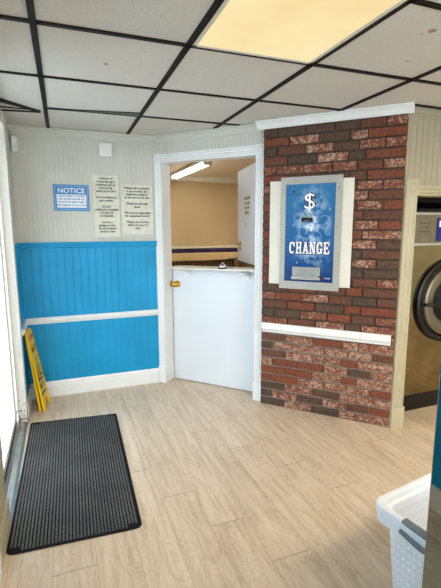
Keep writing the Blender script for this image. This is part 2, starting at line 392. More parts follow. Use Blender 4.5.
# glass entrance door
e = thing('door_1', 'white framed glass entrance door at the left edge, bright daylight behind', 'door', (-.37, NY+.03, .026)); e['kind'] = 'structure'
O = (-.37, NY+.03, .026)
b = MB(); y0, y1 = NY+.03, JY-.035; z0, z1 = .06, 2.08
b.box(-.384, -.358, y1-.105, y1, z0, z1); b.box(-.384, -.358, y0, y0+.09, z0, z1); b.box(-.384, -.358, y0+.09, y1-.105, z0, z0+.045); b.box(-.384, -.358, y0+.09, y1-.105, z1-.09, z1)
b.build('frame', M['white'], e, origin=O, bevel=.003)
b = MB(); b.box(-.374, -.369, y0+.09, y1-.105, z0+.045, z1-.09); b.build('pane', M['glass'], e, origin=O)
b = MB(); b.box(-.380, -.362, y0, y1, .026, .06); b.build('door_sweep', M['black'], e, origin=O)

# diagonal wall with the half-door opening
TH = .12
b = MB(); b.box(-.02, .07, .013, TH, 0, H-.002); b.box(.94, 2.03, 0.013, TH, 0, H-.002); b.box(.07, .94, .013, TH, 1.98, H-.002)
struct(b.build('wall_diagonal', M['greige'], frame=DF), 'diagonal wall holding the half door and the brick', 'wall')
b = MB(); grooved(b, -.004, 1.03, 2.04, H-.003, 0, .013, .036, .0022, .005); struct(b.build('wall_diagonal_beadboard', M['greige'], frame=DF), 'strip of greige beadboard above the half door', 'wall panelling')
b = MB(); b.profile_x(crown_prof(0, 2.138, H, .052), -.01, 1.0); struct(b.build('trim_7', M['greige'], frame=DF), 'greige crown moulding above the half door', 'crown moulding')
# casing with rosette corner blocks
b = MB()
def casing(mb, x0, x1, z0, z1, vertical=True, y=0, d=.016):
    if vertical:
        wv = x1-x0
        prof = [(x0, y), (x0, y-d), (x0+wv*.12, y-d), (x0+wv*.2, y-d*.7), (x0+wv*.32, y-d), (x0+wv*.45, y-d*.7), (x0+wv*.55, y-d*.7), (x0+wv*.68, y-d), (x0+wv*.8, y-d*.7), (x0+wv*.88, y-d), (x1, y-d), (x1, y)]
        mb.poly([(p[0], p[1], z0) for p in prof], (0, 0, z1-z0))
    else:
        h = z1-z0
        mb.profile_x([(y, z0), (y-d, z0), (y-d, z0+h*.12), (y-d*.7, z0+h*.2), (y-d, z0+h*.32), (y-d*.7, z0+h*.45), (y-d*.7, z0+h*.55), (y-d, z0+h*.68), (y-d*.7, z0+h*.8), (y-d, z0+h*.88), (y-d, z1), (y, z1)], x0, x1)
def rosette(mb, x0, x1, z0, z1, y=0, d=.022):
    mb.box(x0, x1, y-d, y, z0, z1); cx, cz, r = (x0+x1)/2, (z0+z1)/2, (x1-x0)*.40
    mt = Matrix.Translation((cx, y-d, cz)) @ Matrix.Rotation(math.radians(90), 4, 'X')
    mb.lathe([(r, 0), (r, .003), (r*.85, .005), (r*.7, .001), (r*.55, .001), (r*.4, .005), (r*.2, .006), (0, .006)], 20, mt)
casing(b, 0.0, .068, .15, 1.975); casing(b, .942, 1.008, .15, 1.975); casing(b, .068, .942, 1.982, 2.045, False)
rosette(b, -.004, .070, 1.975, 2.050); rosette(b, .940, 1.012, 1.975, 2.050)
b.box(-.006, .071, -.024, 0, 0, .15); b.box(.939, 1.014, -.024, 0, 0, .15)
b.box(.060, .072, 0, TH, 0, 1.985); b.box(.938, .950, 0, TH, 0, 1.985); b.box(.06, .95, 0, TH, 1.975, 1.985)
struct(b.build('trim_8', M['white'], frame=DF), 'white fluted door casing with rosette corner blocks around the half door', 'door casing')
# lower leaf
O = (.076, .12, .008)
e = thing('door_2', 'closed white lower half of the dutch door under the shelf', 'door', O, DF); e['kind'] = 'structure'
b = MB(); b.box(.076, .934, .12, .154, .008, .640); b.box(.076, .934, .1215, .154, .640, .643); b.box(.076, .934, .12, .154, .643, 1.062)
b.box(.905, .908, .1195, .12, .01, 1.05)
b.build('leaf', M['door_white'], e, origin=O)
k = MB(); mt = Matrix.Translation((.128, .12, .915)) @ Matrix.Rotation(math.radians(90), 4, 'X')
k.lathe([(0, 0), (.030, 0), (.030, .004), (.024, .008), (.011, .012), (.010, .03), (.018, .036), (.026, .046), (.027, .056), (.020, .066), (0, .070)], 24, mt)
k.build('door_knob', M['brass'], e, origin=O, smooth=True)
k = MB(); k.box(.0725, .0745, .085, .115, .89, .94); k.build('strike_plate', M['brass'], e, origin=O)
# upper leaf, swung inwards
HW = DF.m @ Vector((.930, .124, 0)); ed = Vector((.17716, .98418, 0)); LF = Frame(HW, math.atan2(ed.y, ed.x))
O = (0, 0, 1.10)
e = thing('door_3', 'open white upper half of the dutch door swung into the back room, papers taped on it', 'door', O, LF); e['kind'] = 'structure'
b = MB(); b.box(0.004, .80, -.036, 0, 1.10, 1.962)
b.build('leaf', M['door_white'], e, origin=O, bevel=.002)
b = MB()
for z in (1.25, 1.80): b.tube([(0.0, .003, z-.045), (0.0, .003, z+.045)], .007, 8)
b.build('hinge', M['brass'], e, origin=O)
b = MB(); b.box(.655, .70, 0, .006, 1.20, 1.29); b.tube([(.665, .004, 1.27), (.665, .028, 1.265), (.69, .03, 1.25)], .006); b.build('latch', M['brass'], e, origin=O)

# wall C (framed opening to the dryers)
b = MB(); b.box(2.135, 2.235, CY+.012, CY+.12, 0, H-.002); b.box(2.235, 5.1, CY+.012, CY+.12, 1.69, H-.002); b.box(3.29, 5.1, CY+.012, CY+.12, 0, 1.69)
struct(b.build('wall_right', M['cream']), 'cream wall framing the dryer alcove', 'wall')
b = MB(); grooved(b, 2.135, 5.1, 1.695, 2.15, CY, CY+.012, .05); b.box(2.135, 5.1, CY-.006, CY+.012, 2.15, 2.178)
struct(b.build('wall_right_beadboard', M['greige2']), 'cream beadboard above the dryer alcove', 'wall panelling')
b = MB(); casing(b, 2.140, 2.238, .15, 1.63, y=CY+.012, d=.026); casing(b, 2.238, 3.29, 1.632, 1.695, False, y=CY+.012, d=.024)
rosette(b, 2.136, 2.240, 1.630, 1.735, y=CY+.012, d=.032); b.box(2.136, 2.250, CY-.018, CY+.012, 0, .15)
b.box(2.225, 2.237, CY+.012, CY+.12, 0, 1.69); b.box(2.237, 3.29, CY+.012, CY+.12, 1.632, 1.69)
struct(b.build('trim_9', M['cream']), 'cream fluted casing with rosette beside the dryer alcove', 'door casing')
b = MB(); b.box(5.1, 5.2, -3.1, 6.4, 0, H); struct(b.build('wall_far_right', M['greige']), 'greige far right wall out of view', 'wall')
b = MB(); b.box(-.43, 5.2, -3.1, -3.0, 0, .35); b.box(-.43, 5.2, -3.1, -3.0, 2.1, H); b.box(-.43, -.1, -3.1, -3.0, .35, 2.1); b.box(3.6, 5.2, -3.1, -3.0, .35, 2.1)
struct(b.build('wall_front', M['greige']), 'front wall behind the photographer with the shop window', 'wall')
b = MB(); b.box(-.1, 3.6, -3.06, -3.05, .35, 2.1); struct(b.build('window_1', M['glass']), 'shop window behind the photographer', 'window')
b = MB(); b.box(-.36, -.354, -2.5, .1, .5, 2.1); struct(b.build('window_2', M['glass']), 'unseen side window behind the photographer, sized for the daylight it lets in', 'window')  # unseen window, widened to let more daylight onto basket and floor
# back room and dryer alcove shells
b = MB(); b.box(.8, .9, AY+.13, 6.3, 0, H); b.box(.9, 3.1, 6.2, 6.3, 0, H); b.box(3.0, 3.1, 3.42, 6.2, 0, H); b.box(2.2, 3.1, 3.36, 3.42, 0, H); b.box(2.16, 2.22, 2.62, 3.42, 0, H)
struct(b.build('wall_office', M['tan']), 'tan walls of the back room behind the half door', 'wall')
b = MB(); b.poly([(.9, AY+.135, 2.18), (.94, AY+.135, 2.18), (1.06, 3.72, 2.18), (2.15, 2.53, 2.18), (2.15, 3.42, 2.18), (3.0, 3.42, 2.18), (3.0, 6.2, 2.18), (.9, 6.2, 2.18)], (0, 0, .008))
struct(b.build('ceiling_office', M['backceil']), 'plain pale ceiling of the back room', 'ceiling')
b = MB(); b.profile_x(crown_prof(6.2, 2.11, 2.18, .06), .9, 3.0); struct(b.build('trim_10', M['white']), 'pale crown moulding at the top of the tan back room wall', 'crown moulding')
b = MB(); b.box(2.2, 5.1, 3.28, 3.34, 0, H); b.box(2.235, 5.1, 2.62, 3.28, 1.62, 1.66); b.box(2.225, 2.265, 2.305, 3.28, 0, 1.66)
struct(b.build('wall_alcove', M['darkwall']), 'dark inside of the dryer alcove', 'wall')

# brick facing
rows = ['DWDWW', 'DWDWXR', 'DWDWW', 'RRWWWR', 'RRWRW', 'WRRWDW', 'XWWRW', 'DWWWWX', 'XWRWW', 'WXWDXW', 'WXWDW', 'DDWRXW', 'XRDRR', 'WRWXDX', 'DRXRX',
        'RXXDXW', 'XDXDD', 'RXRXWD', 'DXXDX', 'XRXXWD', 'RXXRW', 'XRXXWR', 'XXXXX', 'RXRXWR', 'XRXWX', 'WRXXWW', 'RXDXR', 'WWWWXW', 'XDWDR', 'DXWDWW', 'RWDWR', 'DDDDXW']
BX0, BX1, BY = 1.021, 2.003, -.057
ev = [0, .202, .418, .630, .745, .982]; od = [0, .096, .303, .506, .675, .840, .982]
BH = 2.142/32
b = MB(); cl = b.bm.loops.layers.float_color.new('brick'); rnd = random.Random(3)
for i, r_ in enumerate(rows):
    js = ev if i % 2 == 0 else od
    off = (rnd.random()-.5)*.03 if i > 8 else 0
    for k_ in range(len(js)-1):
        c = r_[k_ % len(r_)]
        a0 = js[k_]+(off if k_ else 0); a1 = js[k_+1]+(off if k_+1 < len(js)-1 else 0)
        x0, x1 = BX0+a0+(.005 if k_ else 0), BX0+a1-(.005 if k_+1 < len(js)-1 else 0)
        z0, z1 = i*BH+.007, (i+1)*BH-.007; j = rnd.uniform(-.0025, .002)
        fs = b.box(x0, x1, BY+j, BY+.03, z0, z1)
        col = {'D': (.08, .15, .3), 'R': (1, .28, .1), 'X': (.55, .36, .5), 'W': (.85, .93, .1)}[c]
        low = .16 if i < 9 else 0
        col = (min(1, col[0]+rnd.uniform(-.1, .1)), min(1, max(0, col[1]+low+rnd.uniform(-.12, .1))), max(0, col[2]-low+rnd.uniform(-.1, .2)))
        for f in fs:
            for l in f.loops: l[cl] = (*col, 1)
struct(b.build('wall_brick', M['brick'], frame=DF, bevel=.002), 'red brick facing with whitewashed and dark bricks', 'brick wall')
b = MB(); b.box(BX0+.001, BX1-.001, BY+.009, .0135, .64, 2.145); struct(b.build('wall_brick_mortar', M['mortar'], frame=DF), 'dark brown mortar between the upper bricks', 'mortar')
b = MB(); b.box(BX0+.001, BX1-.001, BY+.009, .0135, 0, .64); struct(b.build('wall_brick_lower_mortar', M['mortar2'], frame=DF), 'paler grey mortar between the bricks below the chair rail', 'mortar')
b = MB(); b.profile_x(rail_prof(BY, .610, .685, .034), BX0+.012, BX1-.022)
struct(b.build('trim_11', M['white'], frame=DF, bevel=.004), 'white chair rail across the brick facing', 'chair rail')
b = MB(); b.profile_x(crown_prof(BY, 2.140, H, .055), BX0-.05, BX1+.03); b.box(BX0-.05, BX1+.03, BY, 0, 2.145, H)
struct(b.build('trim_12', M['white'], frame=DF), 'white crown moulding over the brick facing', 'crown moulding')

# ceiling grid (dark tee bars)
ga = -.011; GX, GY = -.0417, 1.8538; ca, sa = math.cos(ga), math.sin(ga)
def G(a, c, z=H): return Vector((GX+a*ca-c*sa, GY+a*sa+c*ca, z))
b = MB()
def bar(p, q, w_, z0=H-.004, z1=H+.006):
    d = (q-p).normalized(); n = Vector((-d.y, d.x, 0))*w_/2
    b.poly([Vector((*(p-n).xy, z0)), Vector((*(q-n).xy, z0)), Vector((*(q+n).xy, z0)), Vector((*(p+n).xy, z0))], (0, 0, z1-z0))
T = .61
def wall_limit_y(x):   # where a long bar meets the walls
    if x < .82: return AY-.01
    if x < 2.14: return 3.698-(x-.82)*1.094-.02
    return CY+.01
for i in range(-1, 9):
    x = GX+i*T
    if x < LX+.02: continue
    bar(G(i*T, -4.8), Vector((x+.02, wall_limit_y(x+.02), H)), .026)
for j in range(-8, 4):
    y = GY+j*T
    xe = 5.09
    if y > CY: xe = .82+(3.698-y)/1.094-.02
    if j == -1:
        bar(G(-.26, j*T), G(T-.002, j*T), .022); bar(G(2*T+.002, j*T), Vector((5.09, y-.055, H)), .022); continue
    if j == 2: bar(G(-.01, j*T), Vector((xe, y-.01, H)), .018); continue
    bar(G(-.26+0.001*j, j*T), Vector((min(xe, 5.09), y-(xe*.011), H)), .018 if j > 0 else .022)
struct(b.build('ceiling_grid', M['grid']), 'dark brown tee bar grid of the suspended ceiling', 'ceiling grid')
# an unseated tile: flat dark wedge painted as the gap's shade, and the bent bar by the left wall
b = MB(); b.poly([Vector((-.03, 3.085, H-.003)), Vector((.575, 2.985, H-.003)), Vector((.575, 3.066, H-.003)), Vector((-.03, 3.10, H-.003))], (0, 0, .005))
struct(b.build('gap_shade', M['screen']), 'flat dark wedge coloured as the shade in the gap beside an unseated ceiling tile', 'painted shade')
b = MB(); b.poly([Vector((-.30, 2.93, H-.004)), Vector((-.06, 3.165, H-.004)), Vector((-.06, 3.205, H-.004)), Vector((-.30, 3.01, H-.004))], (0, 0, .006))
b.poly([Vector((-.30, 3.065, H-.02)), Vector((-.24, 3.07, H-.02)), Vector((-.06, 3.15, H-.004)), Vector((-.24, 3.085, H-.02)), Vector((-.30, 3.08, H-.02))], (0, 0, .006))
b.poly([Vector((-.30, 3.215, H-.004)), Vector((-.06, 3.185, H-.004)), Vector((-.06, 3.203, H-.004)), Vector((-.30, 3.24, H-.004))], (0, 0, .006))
struct(b.build('trim_13', M['grid']), 'bent dark ceiling bar hanging loose by the entrance', 'ceiling grid')
b = MB(); b.box(2.16, 5.0, CY-.012, CY+.0, H-.006, H+.004); struct(b.build('shadow_strip', M['screen']), 'dark strip coloured as the shadow over the alcove beadboard', 'painted shade')  # dark strip added; the shadow under the ceiling is put in as colour

# ------------------------------------------------------------------ ceiling lamp
pc = G(.915, -.61, H)
e = thing('ceiling_light', 'large square warm lit ceiling light panel in the tile grid', 'ceiling light', pc); e.rotation_euler = (0, 0, ga)
b = MB(); w2, l2 = .292, .597
b.box(-w2, w2, -l2, -l2+.016, -.006, .004); b.box(-w2, w2, l2-.016, l2, -.006, .004); b.box(-w2, -w2+.016, -l2, l2, -.006, .004); b.box(w2-.016, w2, -l2, l2, -.006, .004)
b.build('frame', M['ivory'], e)
b = MB(); b.box(-w2+.014, w2-.014, -l2+.014, l2-.014, -.003, .003); b.build('diffuser', M['diffuser'], e)
# the overhead fill further back is added bare area lights, without fixtures

# back room strip light
e = thing('strip_light', 'glowing fluorescent strip light on the back room ceiling', 'ceiling light', (1.60, 5.25, 2.18))
b = MB(); b.box(-.06, .06, -.72, .72, -.035, 0); b.build('housing', M['plastic'], e)
for dx in (-.026, .026):
    b = MB(); b.tube([(dx, -.68, -.052), (dx, .68, -.052)], .015, 10); b.build('tube', M['tube'], e, smooth=True)
for dy in (-.71, .71):
    b = MB(); b.box(-.048, .048, dy-.012, dy+.012, -.07, -.0355); b.build('end_cap', M['plastic'], e)

# ------------------------------------------------------------------ shelf, bell
O = (.515, .08, 1.04)
e = thing('door_shelf', 'narrow white shelf fixed across the top of the lower half door', 'shelf', O, DF)
b = MB(); b.poly([(.092, -.005, 1.062), (.932, -.005, 1.074), (.932, -.005, 1.090), (.092, -.005, 1.078)], (0, .20, 0)); b.build('board', M['ivory'], e, origin=O, bevel=.003)
for x in (.235, .815):
    b = MB(); b.poly([(x-.03, .12, 1.060), (x-.03, .02, 1.060), (x-.03, .035, 1.045), (x-.03, .105, 1.02), (x-.03, .12, .985)], (.06, 0, 0)); b.build('bracket', M['white'], e, origin=O)
O = (.635, .03, 1.0848)
e = thing('service_bell', 'small silver counter bell with black base on the half door shelf', 'bell', O, DF)
b = MB(); b.lathe([(0, 0), (.040, 0), (.040, .005), (.034, .009), (0, .009)], 24); b.build('base', M['blackmat'], e, smooth=False)
b = MB(); b.lathe([(.034, .012), (.035, .015), (.033, .024), (.026, .034), (.014, .041), (0, .043)], 24); b.build('dome', M['chrome'], e, smooth=True)
b = MB(); b.lathe([(0, .041), (.004, .041), (.004, .050), (.007, .051), (.007, .055), (0, .057)], 12); b.build('plunger', M['chrome'], e, smooth=True)

# papers on the open leaf
def on_leaf(name, label, x0, x1, z0, z1, mat, lines, size, cat='notice'):
    O = (x0, .001, z0); t = thing(name, label, cat, O, LF)
    b = MB(); b.box(x0, x1, .0005, .0022, z0, z1); b.build('sheet', mat, t, origin=O)
    for s_, zz, sz in lines:
        text(s_, sz, Vector(((x1-x0)/2, .0020, zz-z0)), (-1, 0, 0), (0, 0, 1), M['inkbrown'], t)
    return t
on_leaf('door_notice', 'framed notice with dark lettering taped on the open upper leaf', .30, .54, 1.51, 1.72, M['paper'],
        [('NO REFUNDS', 1.685, .035), ('PLEASE RING', 1.64, .033), ('BELL FOR', 1.60, .033), ('SERVICE', 1.555, .04)], .03)
O = (.47, .001, 1.42); t = thing('door_sticker', 'small round yellow sticker below the notice on the open upper leaf', 'sticker', O, LF)
b = MB(); b.lathe([(0, 0), (.024, 0), (.024, .0012), (0, .0012)], 20, Matrix.Translation((.0, .0005, .028)) @ Matrix.Rotation(math.radians(-90), 4, 'X')); b.build('disc', M['goldprint'], t)

# ------------------------------------------------------------------ change machine
O = (1.153, BY, .968)
cm = thing('change_machine', 'wall-set change machine, blue bubble face lettered CHANGE, in the brick wall', 'change machine', O, DF)
b = MB(); b.box(1.080, 1.18, BY-.008, BY+.002, .998, 1.762); b.build('side_board', M['ivory'], cm, origin=O, bevel=.002)
b = MB(); b.box(1.60, 1.688, BY-.008, BY+.002, .996, 1.762); b.build('side_board', M['ivory'], cm, origin=O, bevel=.002)
fx0, fx1, fz0, fz1 = 1.167, 1.612, .968, 1.785; px0, px1, pz0, pz1 = 1.206, 1.568, 1.026, 1.733; FY = BY-.018
b = MB(); b.box(fx0, px0, FY, BY+.001, fz0, fz1); b.box(px1, fx1, FY, BY+.001, fz0, fz1); b.box(px0, px1, FY, BY+.001, fz0, pz0); b.box(px0, px1, FY, BY+.001, pz1, fz1)
b.build('steel_frame', M['steel'], cm, origin=O)
b = MB(); b.box(px0, px1, FY+.006, BY, pz0, pz1); fc = b.build('face_panel', M['art'], cm, origin=(px0, FY, pz0)); fc.location = Vector((px0, FY, pz0))-Vector(O)
def dpos(x, z, y=FY+.0052): return Vector((x, y, z))-Vector(O)
# screws
for x, z in ((1.592, 1.745), (1.592, 1.70)):
    b = MB(); b.lathe([(.006, 0), (.006, .002), (0, .003)], 12, Matrix.Translation((x, FY, z)) @ Matrix.Rotation(math.radians(90), 4, 'X')); b.build('screw', M['chrome'], cm, origin=O)
b = MB(); b.lathe([(.007, 0), (.007, .003), (0, .003)], 14, Matrix.Translation((1.268, FY+.006, 1.681)) @ Matrix.Rotation(math.radians(90), 4, 'X')); b.build('lock', M['blackmat'], cm, origin=O)
text('CHANGE MAKER', .011, dpos(1.268, 1.660), (1, 0, 0), (0, 0, 1), M['screen'], cm)
# bubbles printed on the face
b = MB(); rb = random.Random(11)
def ring(cx, cz, r, t_=.003, y=FY+.0052):
    mt = Matrix.Translation((cx, y+.001, cz)) @ Matrix.Rotation(math.radians(90), 4, 'X')
    b = MB(); b.lathe([(r-t_, 0), (r-t_, .0008), (r, .0008), (r, 0)], 28, mt); b.build('bubble_print', M['bubble'], cm, origin=O)
for cx, cz, r in ((1.492, 1.462, .046), (1.365, 1.395, .055), (1.44, 1.36, .036), (1.298, 1.498, .027), (1.47, 1.615, .022), (1.27, 1.59, .014), (1.31, 1.625, .020), (1.355, 1.475, .016), (1.32, 1.33, .026),
                  (1.41, 1.205, .028), (1.365, 1.19, .012), (1.44, 1.245, .014), (1.385, 1.17, .010), (1.33, 1.205, .012), (1.455, 1.53, .014), (1.52, 1.39, .018), (1.27, 1.44, .010), (1.30, 1.165, .006), (1.53, 1.55, .008), (1.48, 1.18, .006)):
    ring(cx, cz, r)
text('$', .165, dpos(1.386, 1.603, FY+.0042), (1, 0, 0), (0, 0, 1), M['screen'], cm, xs=1.05, bold=.006)
text('$', .165, dpos(1.383, 1.606, FY+.0028), (1, 0, 0), (0, 0, 1), M['whitepaper'], cm, xs=1.05, bold=-.001)
# slab-serif CHANGE, built letter by letter
def slab_word(x0, x1, z0, z1, y, grow, mat, name):
    b = MB(); n = 6; wl = (x1-x0)/n; hh = z1-z0; dep = .0012
    def q(pts, ox): b.poly([(ox+px*wl, y, z0+pz*hh) for px, pz in pts], (0, dep, 0))
    def rc(ox, a0, a1, c0, c1): 
        gx, gz = grow/wl, grow/hh
        q([(a0-gx, c0-gz), (a1+gx, c0-gz), (a1+gx, c1+gz), (a0-gx, c1+gz)], ox)
    def bowl(ox, a_from, a_to, cxu=.47):
        pts_o, pts_i = [], []; gx, gz = grow/wl, grow/hh
        for k in range(15):
            a = math.radians(a_from+(a_to-a_from)*k/14)
            ex = 2.6
            c_, s_ = math.cos(a), math.sin(a)
            f = (abs(c_)**ex+abs(s_)**ex)**(-1/ex)
            pts_o.append((cxu+f*c_*(.40+gx), .5+f*s_*(.5+gz))); pts_i.append((cxu+f*c_*(.15-gx), .5+f*s_*(.36-gz)))
        for k in range(14): q([pts_o[k], pts_o[k+1], pts_i[k+1], pts_i[k]], ox)
    for i, ch in enumerate('CHANGE'):
        ox = x0+i*wl
        if ch == 'C': bowl(ox, 42, 318); rc(ox, .70, .86, .60, .96)
        if ch == 'G': bowl(ox, 42, 318); rc(ox, .70, .86, .62, .96); rc(ox, .62, .86, .06, .42); rc(ox, .50, .92, .34, .46)
        if ch == 'H':
            rc(ox, .14, .36, 0, 1); rc(ox, .62, .84, 0, 1); rc(ox, .3, .68, .42, .58)
            for a0, a1 in ((.05, .45), (.53, .93)): rc(ox, a0, a1, 0, .12); rc(ox, a0, a1, .88, 1)
        if ch == 'A':
            q([(.12, 0), (.30, 0), (.52, .95), (.34, 1)], ox); q([(.86, 0), (.62, 0), (.36, 1), (.60, 1)], ox); rc(ox, .28, .66, .24, .36)
            rc(ox, .02, .38, 0, .12); rc(ox, .54, .96, 0, .12)
            if grow: rc(ox, .2, .8, .1, .9)
        if ch == 'N':
            rc(ox, .14, .30, 0, 1); rc(ox, .68, .84, 0, 1); q([(.10, 1), (.38, 1), (.86, 0), (.62, 0)], ox)
            rc(ox, .03, .40, 0, .12); rc(ox, .56, .96, .88, 1); rc(ox, .03, .3, .88, 1)
        if ch == 'E':
            rc(ox, .14, .38, 0, 1); rc(ox, .05, .88, 0, .14); rc(ox, .05, .88, .86, 1); rc(ox, .38, .66, .43, .57)
            rc(ox, .74, .88, 0, .34); rc(ox, .74, .88, .66, 1); rc(ox, .6, .68, .36, .64)
    return b.build(name, mat, cm, origin=O)
slab_word(1.238, 1.545, 1.230, 1.318, FY+.0040, .004, M['labelblue'], 'lettering_shadow')
slab_word(1.236, 1.543, 1.232, 1.320, FY+.0028, 0, M['whitepaper'], 'lettering')
b = MB(); b.box(1.328, 1.409, FY-.004, FY+.006, 1.463, 1.492); b.build('bill_slot', M['screen'], cm, origin=O, bevel=.002)
b = MB(); b.box(1.345, 1.392, FY-.0045, FY-.004, 1.468, 1.474); b.build('slot_mark', M['grey'], cm, origin=O)
text('INSERT BILLS', .017, dpos(1.370, 1.503), (1, 0, 0), (0, 0, 1), M['goldprint'], cm, xs=.8)
b = MB(); b.box(1.267, 1.475, FY-.003, FY+.006, 1.042, 1.135); b.box(1.262, 1.480, FY-.012, FY-.002, 1.042, 1.062)
b.build('coin_tray', M['steel'], cm, origin=O, bevel=.003)
b = MB(); b.box(1.285, 1.460, FY-.0045, FY-.003, 1.068, 1.125); b.build('tray_flap', M['alu'], cm, origin=O, bevel=.002)
b = MB(); b.box(1.465, 1.487, FY-.006, FY+.006, 1.055, 1.072); b.build('tray_latch', M['blackmat'], cm, origin=O)
b = MB(); b.box(1.498, 1.508, FY+.004, FY+.006, 1.053, 1.063); b.build('maker_mark', M['red'], cm, origin=O)
text('Rowe', .016, dpos(1.532, 1.058), (1, 0, 0), (0, 0, 1), M['whitepaper'], cm)

# ------------------------------------------------------------------ notices on the beadboard
def notice(name, label, x0, x1, z0, z1, mat, lines, border=None, ink='ink'):
    O = (x0, AY-.002, z0); t = thing(name, label, 'notice' if border is None else 'sign', O)
    b = MB(); b.box(x0, x1, AY-.004, AY-.0005, z0, z1); b.build('sheet', mat, t, origin=O)
    if border:
        b = MB(); b.box(x0+.024, x1-.024, AY-.0048, AY-.004, z0+.026, z1-.078); b.build('text_panel', M['whitepaper'], t, origin=O)
        b = MB(); f = .012
        for q in ((x0+f, x1-f, z1-f-.0015, z1-f), (x0+f, x1-f, z0+f, z0+f+.0015), (x0+f, x0+f+.0015, z0+f, z1-f), (x1-f-.0015, x1-f, z0+f, z1-f)): b.box(q[0], q[1], AY-.0046, AY-.004, q[2], q[3])
        b.build('border', M['whitepaper'], t, origin=O)
    for s_, zf, sz, mt, xs in lines:
        text(s_, sz, Vector(((x1-x0)/2, -.0030, (z1-z0)*zf)), (1, 0, 0), (0, 0, 1), M[mt], t, xs=xs, bold=.0006)
    return t
notice('notice_sign', 'blue and white NOTICE sign screwed to the greige beadboard', -.017, .259, 1.563, 1.773, M['noticeblue'],
       [('NOTICE', .765, .055, 'whitepaper', 1.05), ('PLEASE INSPECT WASHERS', .565, .019, 'noticeblue', .92), ('AND DRYERS BEFORE USE.', .45, .019, 'noticeblue', .92), ('WE ARE NOT RESPONSIBLE', .335, .019, 'noticeblue', .92), ('FOR DAMAGE TO CLOTHING', .215, .019, 'noticeblue', .92)], border=True)
ls = ['*Attention! All', 'Commercial bags &', 'comforters must be', 'put in the Big', 'washers by the door.', '', '*No horse blankets or', 'rugs in washers.', '', 'DO NOT', 'OVERLOAD WASHERS', 'OR USE DYE', 'IN WASHERS.', '', 'Put lint in a', 'garbage can when', 'the load is finished', 'and dry to clean']
notice('paper_notice', 'tall yellowed paper notice beside the blue sign, topping the other paper', .289, .503, 1.348, 1.857, M['paper'],
       [(s_, .95-i*.0505, .024, 'ink', .80) for i, s_ in enumerate(ls) if s_])
ls = ['*Please call if a machine', 'is out of order, the', 'telephone number is', 'on the card on the wall.', '', '*Please do not wash', 'shoes.', '', '*We are not responsible', 'for unattended laundry.', '', '*Please use machines', 'before one hour of', 'close.']
notice('paper_notice', 'shorter yellowed paper notice nearest the half door casing', .519, .790, 1.367, 1.789, M['paper'],
       [(s_, .93-i*.0615, .026, 'ink', .86) for i, s_ in enumerate(ls) if s_])
O = (.351, AY-.001, 2.003)
e = thing('wall_box', 'small white square plastic box high on the beadboard', 'box', O)
b = MB(); b.box(.351, .455, AY-.038, AY-.0005, 2.003, 2.110); b.build('cover', M['plastic'], e, origin=O, bevel=.005)
b = MB(); b.box(.356, .450, AY-.041, AY-.038, 2.008, 2.018); b.build('lip', M['white'], e, origin=O)
O = (LX, AY-.06, 1.995)
e = thing('motion_sensor', 'small white motion sensor in the top left corner of the wall', 'motion sensor', O)
b = MB(); b.poly([(LX+.004, AY-.0005, 2.0), (LX+.004, AY-.035, 2.0), (LX+.018, AY-.06, 2.0), (LX+.052, AY-.052, 2.0), (LX+.058, AY-.03, 2.0), (LX+.058, AY-.0005, 2.0)], (0, 0, .115)); b.build('housing', M['plastic'], e, origin=O, bevel=.004)
b = MB(); b.poly([(LX+.018, AY-.0605, 2.062), (LX+.022, AY-.065, 2.066), (LX+.046, AY-.059, 2.066), (LX+.052, AY-.0525, 2.062)], (0, 0, .035)); b.build('lens', M['whitepaper'], e, origin=O)

# ------------------------------------------------------------------ ribbed mat
P = [Vector((-.300, 1.858, 0)), Vector((.296, 1.819, 0)), Vector((.338, 3.134, 0)), Vector((-.270, 3.200, 0))]
def quad(u, v, z): 
    p = (P[0]*(1-u)+P[1]*u)*(1-v)+(P[3]*(1-u)+P[2]*u)*v; return Vector((p.x, p.y, z))
e = thing('door_mat', 'black ribbed rectangular mat on the floor in front of the entrance door', 'mat', (0, 2.5, 0)); O = (0, 2.5, 0)
b = MB(); pts = []; ru, rv = .055, .025
for cu_, cv_, a0 in ((ru, rv, 180), (1-ru, rv, 270), (1-ru*.4, 1-rv*.4, 0), (ru*.4, 1-rv*.4, 90)):
    s_ = 1 if cv_ < .5 else .4
    for k in range(6):
        a = math.radians(a0+90*k/5); pts.append(quad(cu_+math.cos(a)*ru*s_, cv_+math.sin(a)*rv*s_, .0008))
b.poly(pts, (0, 0, .0042)); b.build('backing', M['black'], e, origin=O)
b = MB(); n = 36
for i in range(n):
    u0 = .022+(1-.044)*i/n; u1 = u0+(1-.044)/n*.56
    v0 = .012 if 2 < i < n-3 else .03
    ps = [quad(u0, v0, .0048), quad(u1, v0, .0048), quad(u1, 1-v0, .0048), quad(u0, 1-v0, .0048)]
    b.poly(ps, (0, 0, .0042))
b.build('ribs', M['mat'], e, origin=O)

